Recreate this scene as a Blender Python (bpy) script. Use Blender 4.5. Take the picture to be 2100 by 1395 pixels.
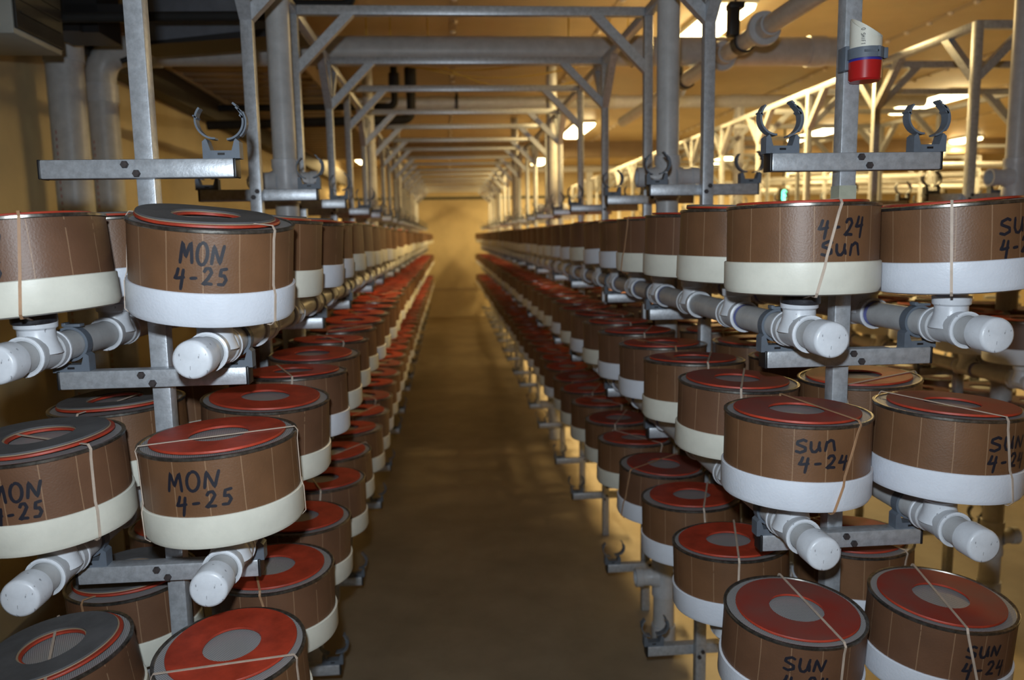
import bpy, bmesh, math, random
from mathutils import Vector, Matrix
PI = math.pi
C = bpy.context.scene.collection
S = bpy.context.scene
for o in list(bpy.data.objects): bpy.data.objects.remove(o)
# ---------------------------------------------------------------- camera (origin = lens; floor at z = FLOOR)
FLOOR, CEIL = -1.78, 1.50
WALL_L, WALL_R, WALL_F, WALL_B = -2.06, 11.5, 17.75, -1.6
F_PX, PITCH, YAW, ROLL = 1624.7, .1311, .0778, -.0171
cam = bpy.data.cameras.new('camera'); camo = bpy.data.objects.new('camera', cam); C.objects.link(camo)
cam.sensor_width = 36; cam.lens = F_PX / 2100 * 36; cam.clip_start = .05; cam.clip_end = 60
fw = Vector((math.sin(YAW)*math.cos(PITCH), math.cos(YAW)*math.cos(PITCH), -math.sin(PITCH)))
r0 = Vector((math.cos(YAW), -math.sin(YAW), 0)); u0 = r0.cross(fw)
rt = r0*math.cos(ROLL) + u0*math.sin(ROLL); up = -r0*math.sin(ROLL) + u0*math.cos(ROLL)
camo.matrix_world = Matrix(((rt.x, up.x, -fw.x, 0), (rt.y, up.y, -fw.y, 0), (rt.z, up.z, -fw.z, 0), (0, 0, 0, 1)))
cam.dof.use_dof = True; cam.dof.focus_distance = 1.6; cam.dof.aperture_fstop = 3.2
S.camera = camo
# ---------------------------------------------------------------- light and exposure
S.view_settings.view_transform = 'Standard'; S.view_settings.look = 'None'
S.view_settings.exposure = 0; S.view_settings.gamma = 1; S.view_settings.use_curve_mapping = False
w = bpy.data.worlds.new('world'); S.world = w; w.use_nodes = True
w.node_tree.nodes['Background'].inputs[0].default_value = (1, .72, .4, 1)
w.node_tree.nodes['Background'].inputs[1].default_value = .03
WARM = (1, .69, .27)
def lamp(name, kind, loc, power, col, **k):
    l = bpy.data.lights.new(name, kind); l.energy = power; l.color = col
    for a, b in k.items(): setattr(l, a, b)
    o = bpy.data.objects.new(name, l); o.location = loc; C.objects.link(o); return o
# the camera's flash, a hand's width above the lens
fl = lamp('camera_flash', 'SPOT', (-.03, -.02, .14), 112, (.82, .92, 1), shadow_soft_size=.022, spot_size=math.radians(100), spot_blend=.6)
fl.rotation_euler = fw.to_track_quat('-Z', 'Y').to_euler()
# fluorescent fixtures: (x, y centre, length)
FIX = [(1.90, 5.85, 1.25), (1.86, 11.3, 1.25), (1.86, 15.8, 1.25), (5.60, 9.1, 1.25), (5.60, 12.0, 1.25), (8.6, 6.0, 1.25), (8.6, 9.6, 1.25), (8.6, 13.2, 1.25), (5.6, 15.9, 1.25), (-1.55, 15.2, 1.25)]
for i, (x, y, l) in enumerate(FIX):
    a = lamp('fluorescent_light', 'AREA', (x, y, CEIL-.105), (140, 135, 95, 85, 100, 65, 80, 80, 95, 50)[i], WARM, shape='RECTANGLE', size=.2, size_y=l)

# ---------------------------------------------------------------- materials
def mat(name, col, rough=.5, metal=0., var=.0, scale=30., col2=None, bump=0., bscale=None, coat=0., emit=None, estr=0.):
    m = bpy.data.materials.new(name); m.use_nodes = True; nt = m.node_tree; b = nt.nodes['Principled BSDF']
    b.inputs['Base Color'].default_value = (*col, 1); b.inputs['Roughness'].default_value = rough; b.inputs['Metallic'].default_value = metal
    b.inputs['Coat Weight'].default_value = coat
    if var or bump:
        tc = nt.nodes.new('ShaderNodeTexCoord')
    if var:
        n = nt.nodes.new('ShaderNodeTexNoise'); n.inputs['Scale'].default_value = scale; n.inputs['Detail'].default_value = 5
        n.inputs['Roughness'].default_value = .65
        nt.links.new(tc.outputs['Object'], n.inputs['Vector'])
        r = nt.nodes.new('ShaderNodeValToRGB'); c2 = col2 or tuple(c*(1-var) for c in col); c1 = tuple(min(1, c*(1+var*.6)) for c in col) if not col2 else col
        r.color_ramp.elements[0].position = .35; r.color_ramp.elements[1].position = .65
        r.color_ramp.elements[0].color = (*c2, 1); r.color_ramp.elements[1].color = (*c1, 1)
        nt.links.new(n.outputs['Fac'], r.inputs['Fac']); nt.links.new(r.outputs['Color'], b.inputs['Base Color'])
    if bump:
        n2 = nt.nodes.new('ShaderNodeTexNoise'); n2.inputs['Scale'].default_value = bscale or scale; n2.inputs['Detail'].default_value = 3
        nt.links.new(tc.outputs['Object'], n2.inputs['Vector'])
        bp = nt.nodes.new('ShaderNodeBump'); bp.inputs['Strength'].default_value = bump; bp.inputs['Distance'].default_value = .002
        nt.links.new(n2.outputs['Fac'], bp.inputs['Height']); nt.links.new(bp.outputs['Normal'], b.inputs['Normal'])
    if emit:
        b.inputs['Emission Color'].default_value = (*emit, 1); b.inputs['Emission Strength'].default_value = estr
    return m
M = {}
M['alu'] = mat('brushed_aluminium', (.50, .53, .57), .38, .42, .20, 55, bump=.15, bscale=160)
M['pvc_white'] = mat('white_plastic', (.72, .76, .84), .38, 0, .05, 14, bump=.25, bscale=220)
M['pvc_cream'] = mat('cream_plastic', (.72, .71, .62), .42, 0, .08, 12, bump=.1, bscale=200)
M['pvc_grey'] = mat('grey_pipe_plastic', (.50, .51, .52), .40, 0, .12, 18)
M['fitting'] = mat('white_fitting_plastic', (.66, .69, .74), .35, 0, .10, 24)
M['hub'] = mat('grey_fitting_plastic', (.52, .54, .57), .38, 0, .10, 24)
M['clip'] = mat('slate_grey_plastic', (.125, .150, .185), .5, 0, .12, 30)
M['black'] = mat('black_plastic', (.012, .012, .014), .45)
M['bolt'] = mat('dark_bolt', (.055, .045, .045), .6, .3, .3, 90)
M['rim'] = mat('dull_metal_rim', (.24, .23, .21), .32, .9, .5, 60)
M['red'] = mat('red_rubber', (.40, .042, .018), .5, 0, .30, 16, bump=.15, bscale=120)
M['red_dusty'] = mat('dusty_red_rubber', (.25, .028, .018), .7, 0, .0, 9)
M['grey_rubber'] = mat('grey_rubber', (.10, .10, .105), .8, 0, .22, 14)
M['tan_edge'] = mat('tan_glue_edge', (.36, .26, .17), .7)
M['band'] = mat('tan_rubber_band', (.52, .42, .34), .6, 0, .15, 25)
M['band_dark'] = mat('brown_rubber_band', (.42, .24, .13), .6, 0, .15, 25)
M['ink'] = mat('black_marker_ink', (.012, .012, .02), .5)
M['tape'] = mat('black_tape', (.03, .03, .035), .3, 0, .5, 60)
M['mask_tape'] = mat('pale_masking_tape', (.42, .43, .33), .7, 0, .12, 30)
M['red_cap'] = mat('red_cap_plastic', (.42, .015, .015), .3)
M['blue'] = mat('blue_tape', (.03, .03, .25), .4)
M['blue_primer'] = mat('blue_pipe_primer', (.16, .18, .46), .5, 0, .4, 40)
M['dark_steel'] = mat('dark_painted_steel', (.035, .032, .03), .5, .2, .3, 8)
M['black_foam'] = mat('black_pipe_insulation', (.012, .012, .012), .8, 0, .2, 20)
M['duct'] = mat('blue_grey_sheet_metal', (.17, .19, .23), .45, .5, .2, 6)
M['heater'] = mat('dark_unit_face', (.03, .03, .028), .5, .1, .4, 9)
M['heater_case'] = mat('pale_unit_case', (.36, .37, .34), .5, 0, .1, 9)
M['wall'] = mat('cream_wall_panel', (.56, .46, .27), .5, 0, .10, 2.2, bump=.12, bscale=26)
M['ceil'] = mat('cream_ceiling_panel', (.58, .46, .26), .45, 0, .12, 1.3)
M['floor'] = mat('worn_beige_floor', (.30, .245, .170), .5, 0, .22, 2.0, bump=.25, bscale=240)
M['deck'] = mat('brown_metal_deck', (.30, .22, .14), .5, .1, .15, 4)
M['trim'] = mat('grey_green_trim', (.05, .055, .035), .6)
M['seam'] = mat('ceiling_seam_strip', (.44, .36, .24), .5)
M['knob'] = mat('white_fastener', (.78, .72, .6), .4)
M['hose'] = mat('yellow_hose', (.50, .35, .08), .5)
M['cone'] = mat('lamp_diffuser', (.9, .85, .7), .4, emit=(1, .80, .42), estr=14)
M['housing'] = mat('lamp_housing', (.7, .68, .6), .5)
M['green'] = mat('green_indicator', (.1, .6, .4), .4, emit=(.10, 1, .55), estr=6)
M['blue_lamp'] = mat('blue_white_lamp', (.6, .7, .9), .4, emit=(.5, .7, 1), estr=12)
M['white_sheet'] = mat('pale_backing', (.7, .7, .66), .6)

def scuffs(m):
    nt = m.node_tree; b = nt.nodes['Principled BSDF']; src = b.inputs['Base Color'].links[0].from_socket
    tc = nt.nodes.new('ShaderNodeTexCoord'); n = nt.nodes.new('ShaderNodeTexNoise'); n.inputs['Scale'].default_value = 130; n.inputs['Detail'].default_value = 2
    mp = nt.nodes.new('ShaderNodeMapping'); mp.inputs['Scale'].default_value = (1, 1, .45); nt.links.new(tc.outputs['Object'], mp.inputs[0]); nt.links.new(mp.outputs[0], n.inputs['Vector'])
    g = nt.nodes.new('ShaderNodeMath'); g.operation = 'GREATER_THAN'; g.inputs[1].default_value = .70; nt.links.new(n.outputs['Fac'], g.inputs[0])
    h = nt.nodes.new('ShaderNodeMath'); h.operation = 'MULTIPLY'; h.inputs[1].default_value = .6; nt.links.new(g.outputs[0], h.inputs[0])
    mx = nt.nodes.new('ShaderNodeMix'); mx.data_type = 'RGBA'; nt.links.new(h.outputs[0], mx.inputs[0]); nt.links.new(src, mx.inputs[6]); mx.inputs[7].default_value = (.08, .08, .10, 1)
    nt.links.new(mx.outputs[2], b.inputs['Base Color'])
scuffs(M['fitting'])
def tube_material(name, col, seed):                                   # fibreboard with pressed vertical creases
    m = bpy.data.materials.new(name); m.use_nodes = True; nt = m.node_tree; b = nt.nodes['Principled BSDF']; L = nt.links.new
    b.inputs['Roughness'].default_value = .46
    tc = nt.nodes.new('ShaderNodeTexCoord'); sp = nt.nodes.new('ShaderNodeSeparateXYZ'); L(tc.outputs['Object'], sp.inputs[0])
    def mth(op, a, b_=None):
        n = nt.nodes.new('ShaderNodeMath'); n.operation = op
        for i, v in enumerate((a, b_)):
            if v is None: continue
            if isinstance(v, (int, float)): n.inputs[i].default_value = v
            else: L(v, n.inputs[i])
        return n.outputs[0]
    ang = mth('ARCTAN2', sp.outputs[1], sp.outputs[0])
    wob = nt.nodes.new('ShaderNodeTexNoise'); wob.inputs['Scale'].default_value = 7; L(tc.outputs['Object'], wob.inputs['Vector'])
    a2 = mth('ADD', mth('MULTIPLY', ang, 15/(2*PI)), mth('MULTIPLY', wob.outputs['Fac'], .10))
    fr = mth('FRACT', mth('ADD', a2, seed*.37 + 20))
    d = mth('ABSOLUTE', mth('SUBTRACT', fr, .5))
    line = mth('LESS_THAN', d, .016)
    n = nt.nodes.new('ShaderNodeTexNoise'); n.inputs['Scale'].default_value = 9; n.inputs['Detail'].default_value = 6; L(tc.outputs['Object'], n.inputs['Vector'])
    msk = mth('MULTIPLY', line, mth('MULTIPLY', mth('GREATER_THAN', n.outputs['Fac'], .36), .5))
    r = nt.nodes.new('ShaderNodeValToRGB'); r.color_ramp.elements[0].position = .3; r.color_ramp.elements[1].position = .7
    r.color_ramp.elements[0].color = (*[c*.82 for c in col], 1); r.color_ramp.elements[1].color = (*[c*1.15 for c in col], 1)
    L(n.outputs['Fac'], r.inputs['Fac'])
    mx = nt.nodes.new('ShaderNodeMix'); mx.data_type = 'RGBA'; L(msk, mx.inputs[0]); L(r.outputs['Color'], mx.inputs[6]); mx.inputs[7].default_value = (.38, .24, .14, 1)
    L(mx.outputs[2], b.inputs['Base Color'])
    n2 = nt.nodes.new('ShaderNodeTexNoise'); n2.inputs['Scale'].default_value = 260; L(tc.outputs['Object'], n2.inputs['Vector'])
    bp = nt.nodes.new('ShaderNodeBump'); bp.inputs['Strength'].default_value = .35; bp.inputs['Distance'].default_value = .001
    L(mth('SUBTRACT', n2.outputs['Fac'], mth('MULTIPLY', line, 1.2)), bp.inputs['Height']); L(bp.outputs['Normal'], b.inputs['Normal'])
    return m
M['board'] = [tube_material('brown_fibreboard', (.160, .077, .036), 0), tube_material('brown_fibreboard_dull', (.140, .068, .037), 1)]
def screen_material():
    m = bpy.data.materials.new('wire_screen'); m.use_nodes = True; nt = m.node_tree; b = nt.nodes['Principled BSDF']; L = nt.links.new
    tc = nt.nodes.new('ShaderNodeTexCoord')
    ch = nt.nodes.new('ShaderNodeTexChecker'); ch.inputs['Scale'].default_value = 420; ch.inputs['Color1'].default_value = (.72, .72, .74, 1); ch.inputs['Color2'].default_value = (.10, .10, .105, 1)
    mp = nt.nodes.new('ShaderNodeMapping'); mp.inputs['Rotation'].default_value = (0, 0, .6); mp.inputs['Location'].default_value = (0, 0, .0007)
    L(tc.outputs['Object'], mp.inputs[0]); L(mp.outputs[0], ch.inputs[0])
    n = nt.nodes.new('ShaderNodeTexNoise'); n.inputs['Scale'].default_value = 14; n.inputs['Detail'].default_value = 4; L(tc.outputs['Object'], n.inputs['Vector'])
    mx = nt.nodes.new('ShaderNodeMix'); mx.data_type = 'RGBA'; L(n.outputs['Fac'], mx.inputs[0]); L(ch.outputs['Color'], mx.inputs[6]); mx.inputs[7].default_value = (.36, .36, .36, 1)
    L(mx.outputs[2], b.inputs['Base Color']); b.inputs['Metallic'].default_value = .35; b.inputs['Roughness'].default_value = .45
    return m
M['screen'] = screen_material()
def dusty(m):                                                         # grey dust lying on the rubber
    nt = m.node_tree; b = nt.nodes['Principled BSDF']; tc = nt.nodes.new('ShaderNodeTexCoord'); n = nt.nodes.new('ShaderNodeTexNoise')
    n.inputs['Scale'].default_value = 6; n.inputs['Detail'].default_value = 5; nt.links.new(tc.outputs['Object'], n.inputs['Vector'])
    r = nt.nodes.new('ShaderNodeValToRGB'); e = r.color_ramp.elements; e[0].position = .35; e[1].position = .72
    e[0].color = (.26, .026, .015, 1); e[1].color = (.15, .075, .06, 1)
    nt.links.new(n.outputs['Fac'], r.inputs['Fac']); nt.links.new(r.outputs['Color'], b.inputs['Base Color'])
dusty(M['red_dusty'])

# ---------------------------------------------------------------- helpers
def tag(o, label=None, cat=None, group=None, kind=None):
    for k, v in (('label', label), ('category', cat), ('group', group), ('kind', kind)):
        if v: o[k] = v
    return o
def empty(name, loc=(0, 0, 0), **k):
    o = bpy.data.objects.new(name, None); o.empty_display_size = .05; o.location = loc; C.objects.link(o); return tag(o, **k)
def link(name, me, parent=None, loc=(0, 0, 0), rot=(0, 0, 0)):
    o = bpy.data.objects.new(name, me); C.objects.link(o); o.location = loc; o.rotation_euler = rot
    if parent: o.parent = parent
    return o
def mesh(name, bm, mats, smooth=40):
    me = bpy.data.meshes.new(name); bm.normal_update(); bm.to_mesh(me); bm.free()
    for m in (mats if isinstance(mats, (list, tuple)) else [mats]): me.materials.append(M[m] if isinstance(m, str) else m)
    if smooth:
        me.shade_smooth()
        try: me.set_sharp_from_angle(angle=math.radians(smooth))
        except Exception: pass
    return me
def box(bm, c, s, mi=0, bev=0., rot=None):
    x, y, z = s[0]/2, s[1]/2, s[2]/2; c = Vector(c)
    vs = [Vector((a*x, b*y, d*z)) for a in (-1, 1) for b in (-1, 1) for d in (-1, 1)]
    if rot: vs = [rot @ v for v in vs]
    v = [bm.verts.new(c+p) for p in vs]
    fs = [bm.faces.new([v[i] for i in q]) for q in ((0, 1, 3, 2), (4, 6, 7, 5), (0, 4, 5, 1), (2, 3, 7, 6), (0, 2, 6, 4), (1, 5, 7, 3))]
    for f in fs: f.material_index = mi
    if bev:
        ed = list({e for f in fs for e in f.edges})
        r = bmesh.ops.bevel(bm, geom=ed, offset=bev, segments=2, affect='EDGES', profile=.5)
        for f in r['faces']: f.material_index = mi
def prism(bm, poly, axis, lo, hi, mi=0, mtx=None):                    # 2-D outline pushed along an axis
    def p3(a, b, t): return {'y': Vector((a, t, b)), 'x': Vector((t, a, b)), 'z': Vector((a, b, t))}[axis]
    A = [p3(a, b, lo) for a, b in poly]; B = [p3(a, b, hi) for a, b in poly]
    if mtx: A = [mtx @ p for p in A]; B = [mtx @ p for p in B]
    A = [bm.verts.new(p) for p in A]; B = [bm.verts.new(p) for p in B]; n = len(poly)
    fs = [bm.faces.new(A), bm.faces.new(B[::-1])] + [bm.faces.new((A[i], B[i], B[(i+1) % n], A[(i+1) % n])) for i in range(n)]
    for f in fs: f.material_index = mi
def lathe(bm, prof, seg=32, mtx=None, mi=0, closed=False):            # (r, z) profile turned about z
    mtx = mtx or Matrix(); rings = []
    for r, z in prof:
        if r < 1e-6: rings.append([bm.verts.new(mtx @ Vector((0, 0, z)))])
        else: rings.append([bm.verts.new(mtx @ Vector((r*math.cos(2*PI*i/seg), r*math.sin(2*PI*i/seg), z))) for i in range(seg)])
    n = len(rings)
    for k in range(n if closed else n-1):
        a, b = rings[k], rings[(k+1) % n]
        for i in range(seg):
            j = (i+1) % seg
            if len(a) == 1 and len(b) == 1: break
            q = [a[0], b[j], b[i]] if len(a) == 1 else ([a[i], a[j], b[0]] if len(b) == 1 else [a[i], a[j], b[j], b[i]])
            f = bm.faces.new(q); f.material_index = mi
def along(p, d):                                                      # matrix that sends z to direction d at p
    return Matrix.Translation(Vector(p)) @ Vector(d).to_track_quat('Z', 'Y').to_matrix().to_4x4()
ALY = along((0, 0, 0), (0, 1, 0))
def tube_path(bm, pts, r, seg=12, mi=0):
    pts = [Vector(p) for p in pts]; rings = []
    nrm = None
    for i, p in enumerate(pts):
        t = (pts[min(i+1, len(pts)-1)] - pts[max(i-1, 0)]).normalized()
        if nrm is None:
            nrm = t.orthogonal().normalized()
        nrm = (nrm - t*nrm.dot(t)).normalized(); bn = t.cross(nrm)
        rings.append([bm.verts.new(p + (nrm*math.cos(2*PI*k/seg) + bn*math.sin(2*PI*k/seg))*r) for k in range(seg)])
    for a, b in zip(rings, rings[1:]):
        for k in range(seg):
            f = bm.faces.new((a[k], a[(k+1) % seg], b[(k+1) % seg], b[k])); f.material_index = mi
    bm.faces.new(rings[0][::-1]); bm.faces.new(rings[-1])
def bend(a, b, c, r, n=6):                                            # rounded corner at b between a and c
    a, b, c = Vector(a), Vector(b), Vector(c); u = (a-b).normalized(); v = (c-b).normalized()
    p, q = b+u*r, b+v*r
    return [p*(1-t)**2 + b*2*t*(1-t) + q*t*t for t in [i/n for i in range(n+1)]]
ORD = ('first second third fourth fifth sixth seventh eighth ninth tenth eleventh twelfth thirteenth fourteenth fifteenth sixteenth seventeenth eighteenth nineteenth twentieth '
       'twenty-first twenty-second twenty-third twenty-fourth twenty-fifth twenty-sixth twenty-seventh twenty-eighth twenty-ninth thirtieth thirty-first thirty-second thirty-third '
       'thirty-fourth thirty-fifth thirty-sixth thirty-seventh thirty-eighth thirty-ninth fortieth forty-first forty-second forty-third forty-fourth forty-fifth').split()

# ---------------------------------------------------------------- the setting
def struct(name, bm, m, smooth=0): return tag(link(name, mesh(name, bm, m, smooth)), kind='structure')
def slab(name, c, s, m): bm = bmesh.new(); box(bm, c, s); return struct(name, bm, m)
slab('floor', ((WALL_L+WALL_R)/2, (WALL_B+WALL_F)/2, FLOOR-.05), (WALL_R-WALL_L, WALL_F-WALL_B, .1), 'floor')
slab('ceiling', ((WALL_L+WALL_R)/2, (WALL_B+WALL_F)/2, CEIL+.05), (WALL_R-WALL_L+.2, WALL_F-WALL_B+.2, .1), 'ceil')
slab('wall_left', (WALL_L-.05, (WALL_B+WALL_F)/2, (FLOOR+CEIL)/2), (.1, WALL_F-WALL_B+.2, CEIL-FLOOR), 'wall')
slab('wall_right', (WALL_R+.05, (WALL_B+WALL_F)/2, (FLOOR+CEIL)/2), (.1, WALL_F-WALL_B+.2, CEIL-FLOOR), 'wall')
slab('wall_far', ((WALL_L+WALL_R)/2, WALL_F+.05, (FLOOR+CEIL)/2), (WALL_R-WALL_L, .1, CEIL-FLOOR), 'wall')
slab('wall_back', ((WALL_L+WALL_R)/2, WALL_B-.05, (FLOOR+CEIL)/2), (WALL_R-WALL_L, .1, CEIL-FLOOR), 'wall')
slab('trim_1', ((WALL_L+WALL_R)/2, WALL_F-.02, .84), (WALL_R-WALL_L, .04, .05), 'trim')
slab('trim_2', ((WALL_L+WALL_R)/2, WALL_F-.008, -1.16), (WALL_R-WALL_L, .016, .04), 'seam')
slab('trim_3', ((WALL_L+WALL_R)/2, 13.2, CEIL-.12), (WALL_R-WALL_L, .30, .24), 'deck')
slab('trim_4', (-1.98, 10.2, 1.13), (.12, 11.2, .24), 'dark_steel')
n_trim = 5
for k, X in enumerate((.08, 1.16, 2.35, 3.55, 4.75, 5.95, 7.15)):                # panel seams with white fasteners
    bm = bmesh.new(); box(bm, (X, 7.5, CEIL-.004), (.05, 17, .008), 0)
    for i in range(62):
        y = 1.2 + i*.27
        lathe(bm, [(0, -.022), (.016, -.017), (.020, -.008), (.022, 0)], 8, Matrix.Translation((X+.008*math.sin(i*2.3), y, CEIL-.008)), 1)
    struct('trim_%d' % n_trim, bm, ['seam', 'knob'], 30); n_trim += 1
# corrugated deck hung under the ceiling on the left
bm = bmesh.new(); poly = []
y = 4.95
while y < 12.2:
    poly += [(y, 1.20), (y+.11, 1.20), (y+.13, 1.225), (y+.22, 1.225)]; y += .24
poly += [(y, 1.20), (y, 1.26), (4.95, 1.26)]
prism(bm, poly, 'x', -1.90, -.98); box(bm, (-1.90, 8.6, 1.235), (.02, 7.3, .11), 1); box(bm, (-.97, 8.6, 1.235), (.02, 7.3, .11), 0)
for yy in (5.2, 8, 11): box(bm, (-1.45, yy, 1.34), (.03, .03, CEIL-1.26), 0)
tag(link('metal_deck', mesh('metal_deck', bm, ['deck', 'seam'], 0)), 'brown corrugated metal deck hung below the ceiling along the left wall', 'ceiling deck')

# fluorescent fixtures
FL = ['bright fluorescent fixture at the top edge, between two right-hand aluminium posts', 'fluorescent fixture seen small behind posts, right of the central aisle', 'far fluorescent fixture near the end wall, right of the aisle',
      'long bright fluorescent fixture behind the right-hand open pipe clip', 'shorter-looking bright fluorescent fixture behind the tall front right post', 'fluorescent fixture near the right edge, over the farthest racks, nearest of its line', 'fluorescent fixture near the right edge, middle of the farthest line',
      'rear fluorescent fixture over the farthest racks on the right', 'fluorescent fixture near the end wall over the right racks', 'fluorescent fixture at the far left beyond the metal deck']
for i, (x, y, l) in enumerate(FIX):
    f = empty('fluorescent_fixture', (x, y, CEIL), label=FL[i], cat='ceiling light', group='fluorescent fixtures on the ceiling')
    bm = bmesh.new(); box(bm, (0, 0, -.02), (.28, l+.06, .04), bev=.004); link('housing', mesh('housing', bm, 'housing'), f)
    bm = bmesh.new(); prism(bm, [(-.13, -.04), (-.12, -.075), (-.07, -.09), (.07, -.09), (.12, -.075), (.13, -.04)], 'y', -l/2, l/2); link('diffuser', mesh('diffuser', bm, 'cone'), f)

# ---------------------------------------------------------------- racks
BW, T, HB = .38, .038, .038
XL, XR = -.6224, .8904
ZT = .9676
LEV = [.1663, -.2652, -.6922, -1.122, -1.5276]            # tops of the crossbars
PIPE_UP = .057                                             # pipe axis above its crossbar
PX = .166                                                  # pipe offset either side of the post line
def bar_mesh(dx, l):
    bm = bmesh.new(); box(bm, (0, 0, -HB/2), (l, T, HB), bev=.003); return mesh('crossbar', bm, 'alu')
ME = {}
ME['crossbar'] = bar_mesh(0, BW)
bm = bmesh.new(); box(bm, (0, 0, 0), (.006, T+.001, HB+.001), bev=.002); ME['end_cap'] = mesh('end_cap', bm, 'black')
bm = bmesh.new(); lathe(bm, [(0, .007), (.0068, .007), (.008, .005), (.008, 0)], 6, along((0, 0, 0), (0, -1, 0))); ME['bolt'] = mesh('bolt', bm, 'bolt', 20)
def arc_poly(c, r1, r2, a0, a1, n=12):
    o = [(c[0]+r2*math.cos(a0+(a1-a0)*i/n), c[1]+r2*math.sin(a0+(a1-a0)*i/n)) for i in range(n+1)]
    q = [(c[0]+r1*math.cos(a0+(a1-a0)*i/n), c[1]+r1*math.sin(a0+(a1-a0)*i/n)) for i in range(n+1)]
    return o, q
def clip_mesh(splay_l, splay_r, closed=False):
    bm = bmesh.new(); d = .015
    U = [(-.037, 0), (.037, 0), (.037, .030), (.031, .040), (.026, .036), (.021, .016), (.006, .016), (.004, .018), (-.004, .018), (-.006, .016), (-.021, .016), (-.026, .036), (-.031, .040), (-.037, .030)]
    prism(bm, [(-.037, 0), (.037, 0), (.037, .016), (-.037, .016)], 'y', -d, d)
    for s in (-1, 1):
        prism(bm, [(s*.037, .016), (s*.037, .034), (s*.030, .040), (s*.027, .036), (s*.021, .016)][::s], 'y', -d, d)
    box(bm, (0, -d-.0002, .009), (.014, .0012, .0045), 1)
    r1, r2 = .0325, .0365; c = (0, .059 if closed else .066)
    if closed:
        o, q = arc_poly(c, r1-.0015, r2, 0, 2*PI, 36)
        for i in range(36): prism(bm, [o[i], o[i+1], q[i+1], q[i]], 'y', -.012, .012)
        box(bm, (.006, 0, c[1]+r2+.002), (.034, .022, .006), 0, .001); box(bm, (-.010, 0, c[1]+r2+.004), (.008, .022, .008), 0, .001)
    else:
        for s, sp in ((-1, splay_l), (1, splay_r)):
            a0, a1 = math.radians(70 if s > 0 else 112), math.radians(-66 if s > 0 else 246)
            o, q = arc_poly(c, r1+.002, r2+.002, a0, a1, 16)
            piv = Vector((s*.030, 0, .044)); R = Matrix.Translation(piv) @ Matrix.Rotation(s*math.radians(sp), 4, 'Y') @ Matrix.Translation(-piv)
            for i in range(16): prism(bm, [o[i], o[i+1], q[i+1], q[i]], 'y', -.012, .012, 0, R)
            a = math.radians(80 if s > 0 else 100); tip = Vector((c[0]+(r2)*math.cos(a0), 0, c[1]+(r2)*math.sin(a0)))
            if s > 0:
                for k, (dx, dz) in enumerate(((-.004, .004), (.010, -.004), (.016, -.014))): box(bm, R @ (tip+Vector((dx, 0, dz))), (.009, .024, .004), rot=Matrix.Rotation(.7, 3, 'Y'))
                o, q = arc_poly((c[0]+.003, c[1]), r2+.001, r2+.004, math.radians(50), math.radians(-28), 8)
                for i in range(8): prism(bm, [o[i], o[i+1], q[i+1], q[i]], 'y', -.009, .009, 0, R)
            else:
                box(bm, R @ (tip+Vector((-.016, 0, -.012))), (.010, .024, .003), rot=Matrix.Rotation(.6, 3, 'Y'))
    return mesh('pipe_clip', bm, ['clip', 'black'], 35)
ME['clip_open'] = [clip_mesh(8, 16), clip_mesh(26, 20), clip_mesh(18, 32), clip_mesh(24, 12)]
ME['clip_closed'] = clip_mesh(0, 0, True)
def post_mesh(h):
    bm = bmesh.new(); box(bm, (0, 0, h/2), (T, T, h), bev=.003); return mesh('post', bm, 'alu')
ME['post'] = post_mesh(ZT-FLOOR-.001)
LEG = .235
def brace_poly(s):                                          # mitred diagonal between post face and beam underside
    w = T*1.414
    return [(0, -LEG), (0, -LEG+w), (s*(LEG-w), 0), (s*LEG, 0)][::int(s)]
for k, s in (('brace_l', 1), ('brace_r', -1)):
    bm = bmesh.new(); prism(bm, brace_poly(s), 'y', -T/2, T/2); ME[k] = mesh('corner_brace', bm, 'alu', 0)
    bm = bmesh.new(); prism(bm, brace_poly(s), 'x', -T/2, T/2); ME[k+'y'] = mesh('corner_brace', bm, 'alu', 0)
def beam_mesh(l):
    bm = bmesh.new(); box(bm, (0, 0, -T/2), (l, T, T), bev=.003); return mesh('top_beam', bm, 'alu')
rnd = random.Random(4)
def frame(x0, x1, yp, front, n, label, group, detail, skip=()):
    """two posts, top beam, corner braces and ten crossbars; front = crossbars bolted on the camera side of the posts"""
    f = empty('portal_frame', (0, yp, FLOOR), label=label, cat='rack frame', group=group)
    key = 'beam%.2f' % (x1-x0)
    if key not in ME: ME[key] = beam_mesh(x1-x0-T)
    for x in (x0, x1): link('post', ME['post'], f, (x, 0, 0))
    zt = ZT-FLOOR
    link('top_beam', ME[key], f, ((x0+x1)/2, 0, zt))
    link('corner_brace', ME['brace_l'], f, (x0+T/2, 0, zt-T)); link('corner_brace', ME['brace_r'], f, (x1-T/2, 0, zt-T))
    by = -T if front else T
    for x, side in ((x0, 'l'), (x1, 'r')):
        for li, z in enumerate(LEV):
            b = link('crossbar', ME['crossbar'], f, (x, by, z-FLOOR))
            if detail >= 2:
                for s in (-1, 1): link('end_cap', ME['end_cap'], b, (s*(BW/2+.002), 0, -HB/2))
                if front: sp = ((-.024, -.011), (-.002, -.029)) if side == 'l' else ((.008, -.010), (.027, -.028))
                else: sp = ((.006, -.009), (-.007, -.028))
                for dx, dz in sp: link('bolt', ME['bolt'], b, (dx, -T/2 if front else -T/2-T, dz))
            if detail >= 1:
                for s in (-1, 1):
                    if (n, side, li, s) in skip: continue
                    if li in (0, 4): link('pipe_clip', ME['clip_open'][rnd.randrange(4)], b, (s*PX, 0, 0))
                    else: link('pipe_clip', ME['clip_closed'], b, (s*PX, 0, -.002))
    return f
ST = []
for i in range(18):
    odd = i % 2 == 0; k = i//2
    ST.append(((1.747 if odd else 2.706) + 1.78*k, odd))
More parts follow.
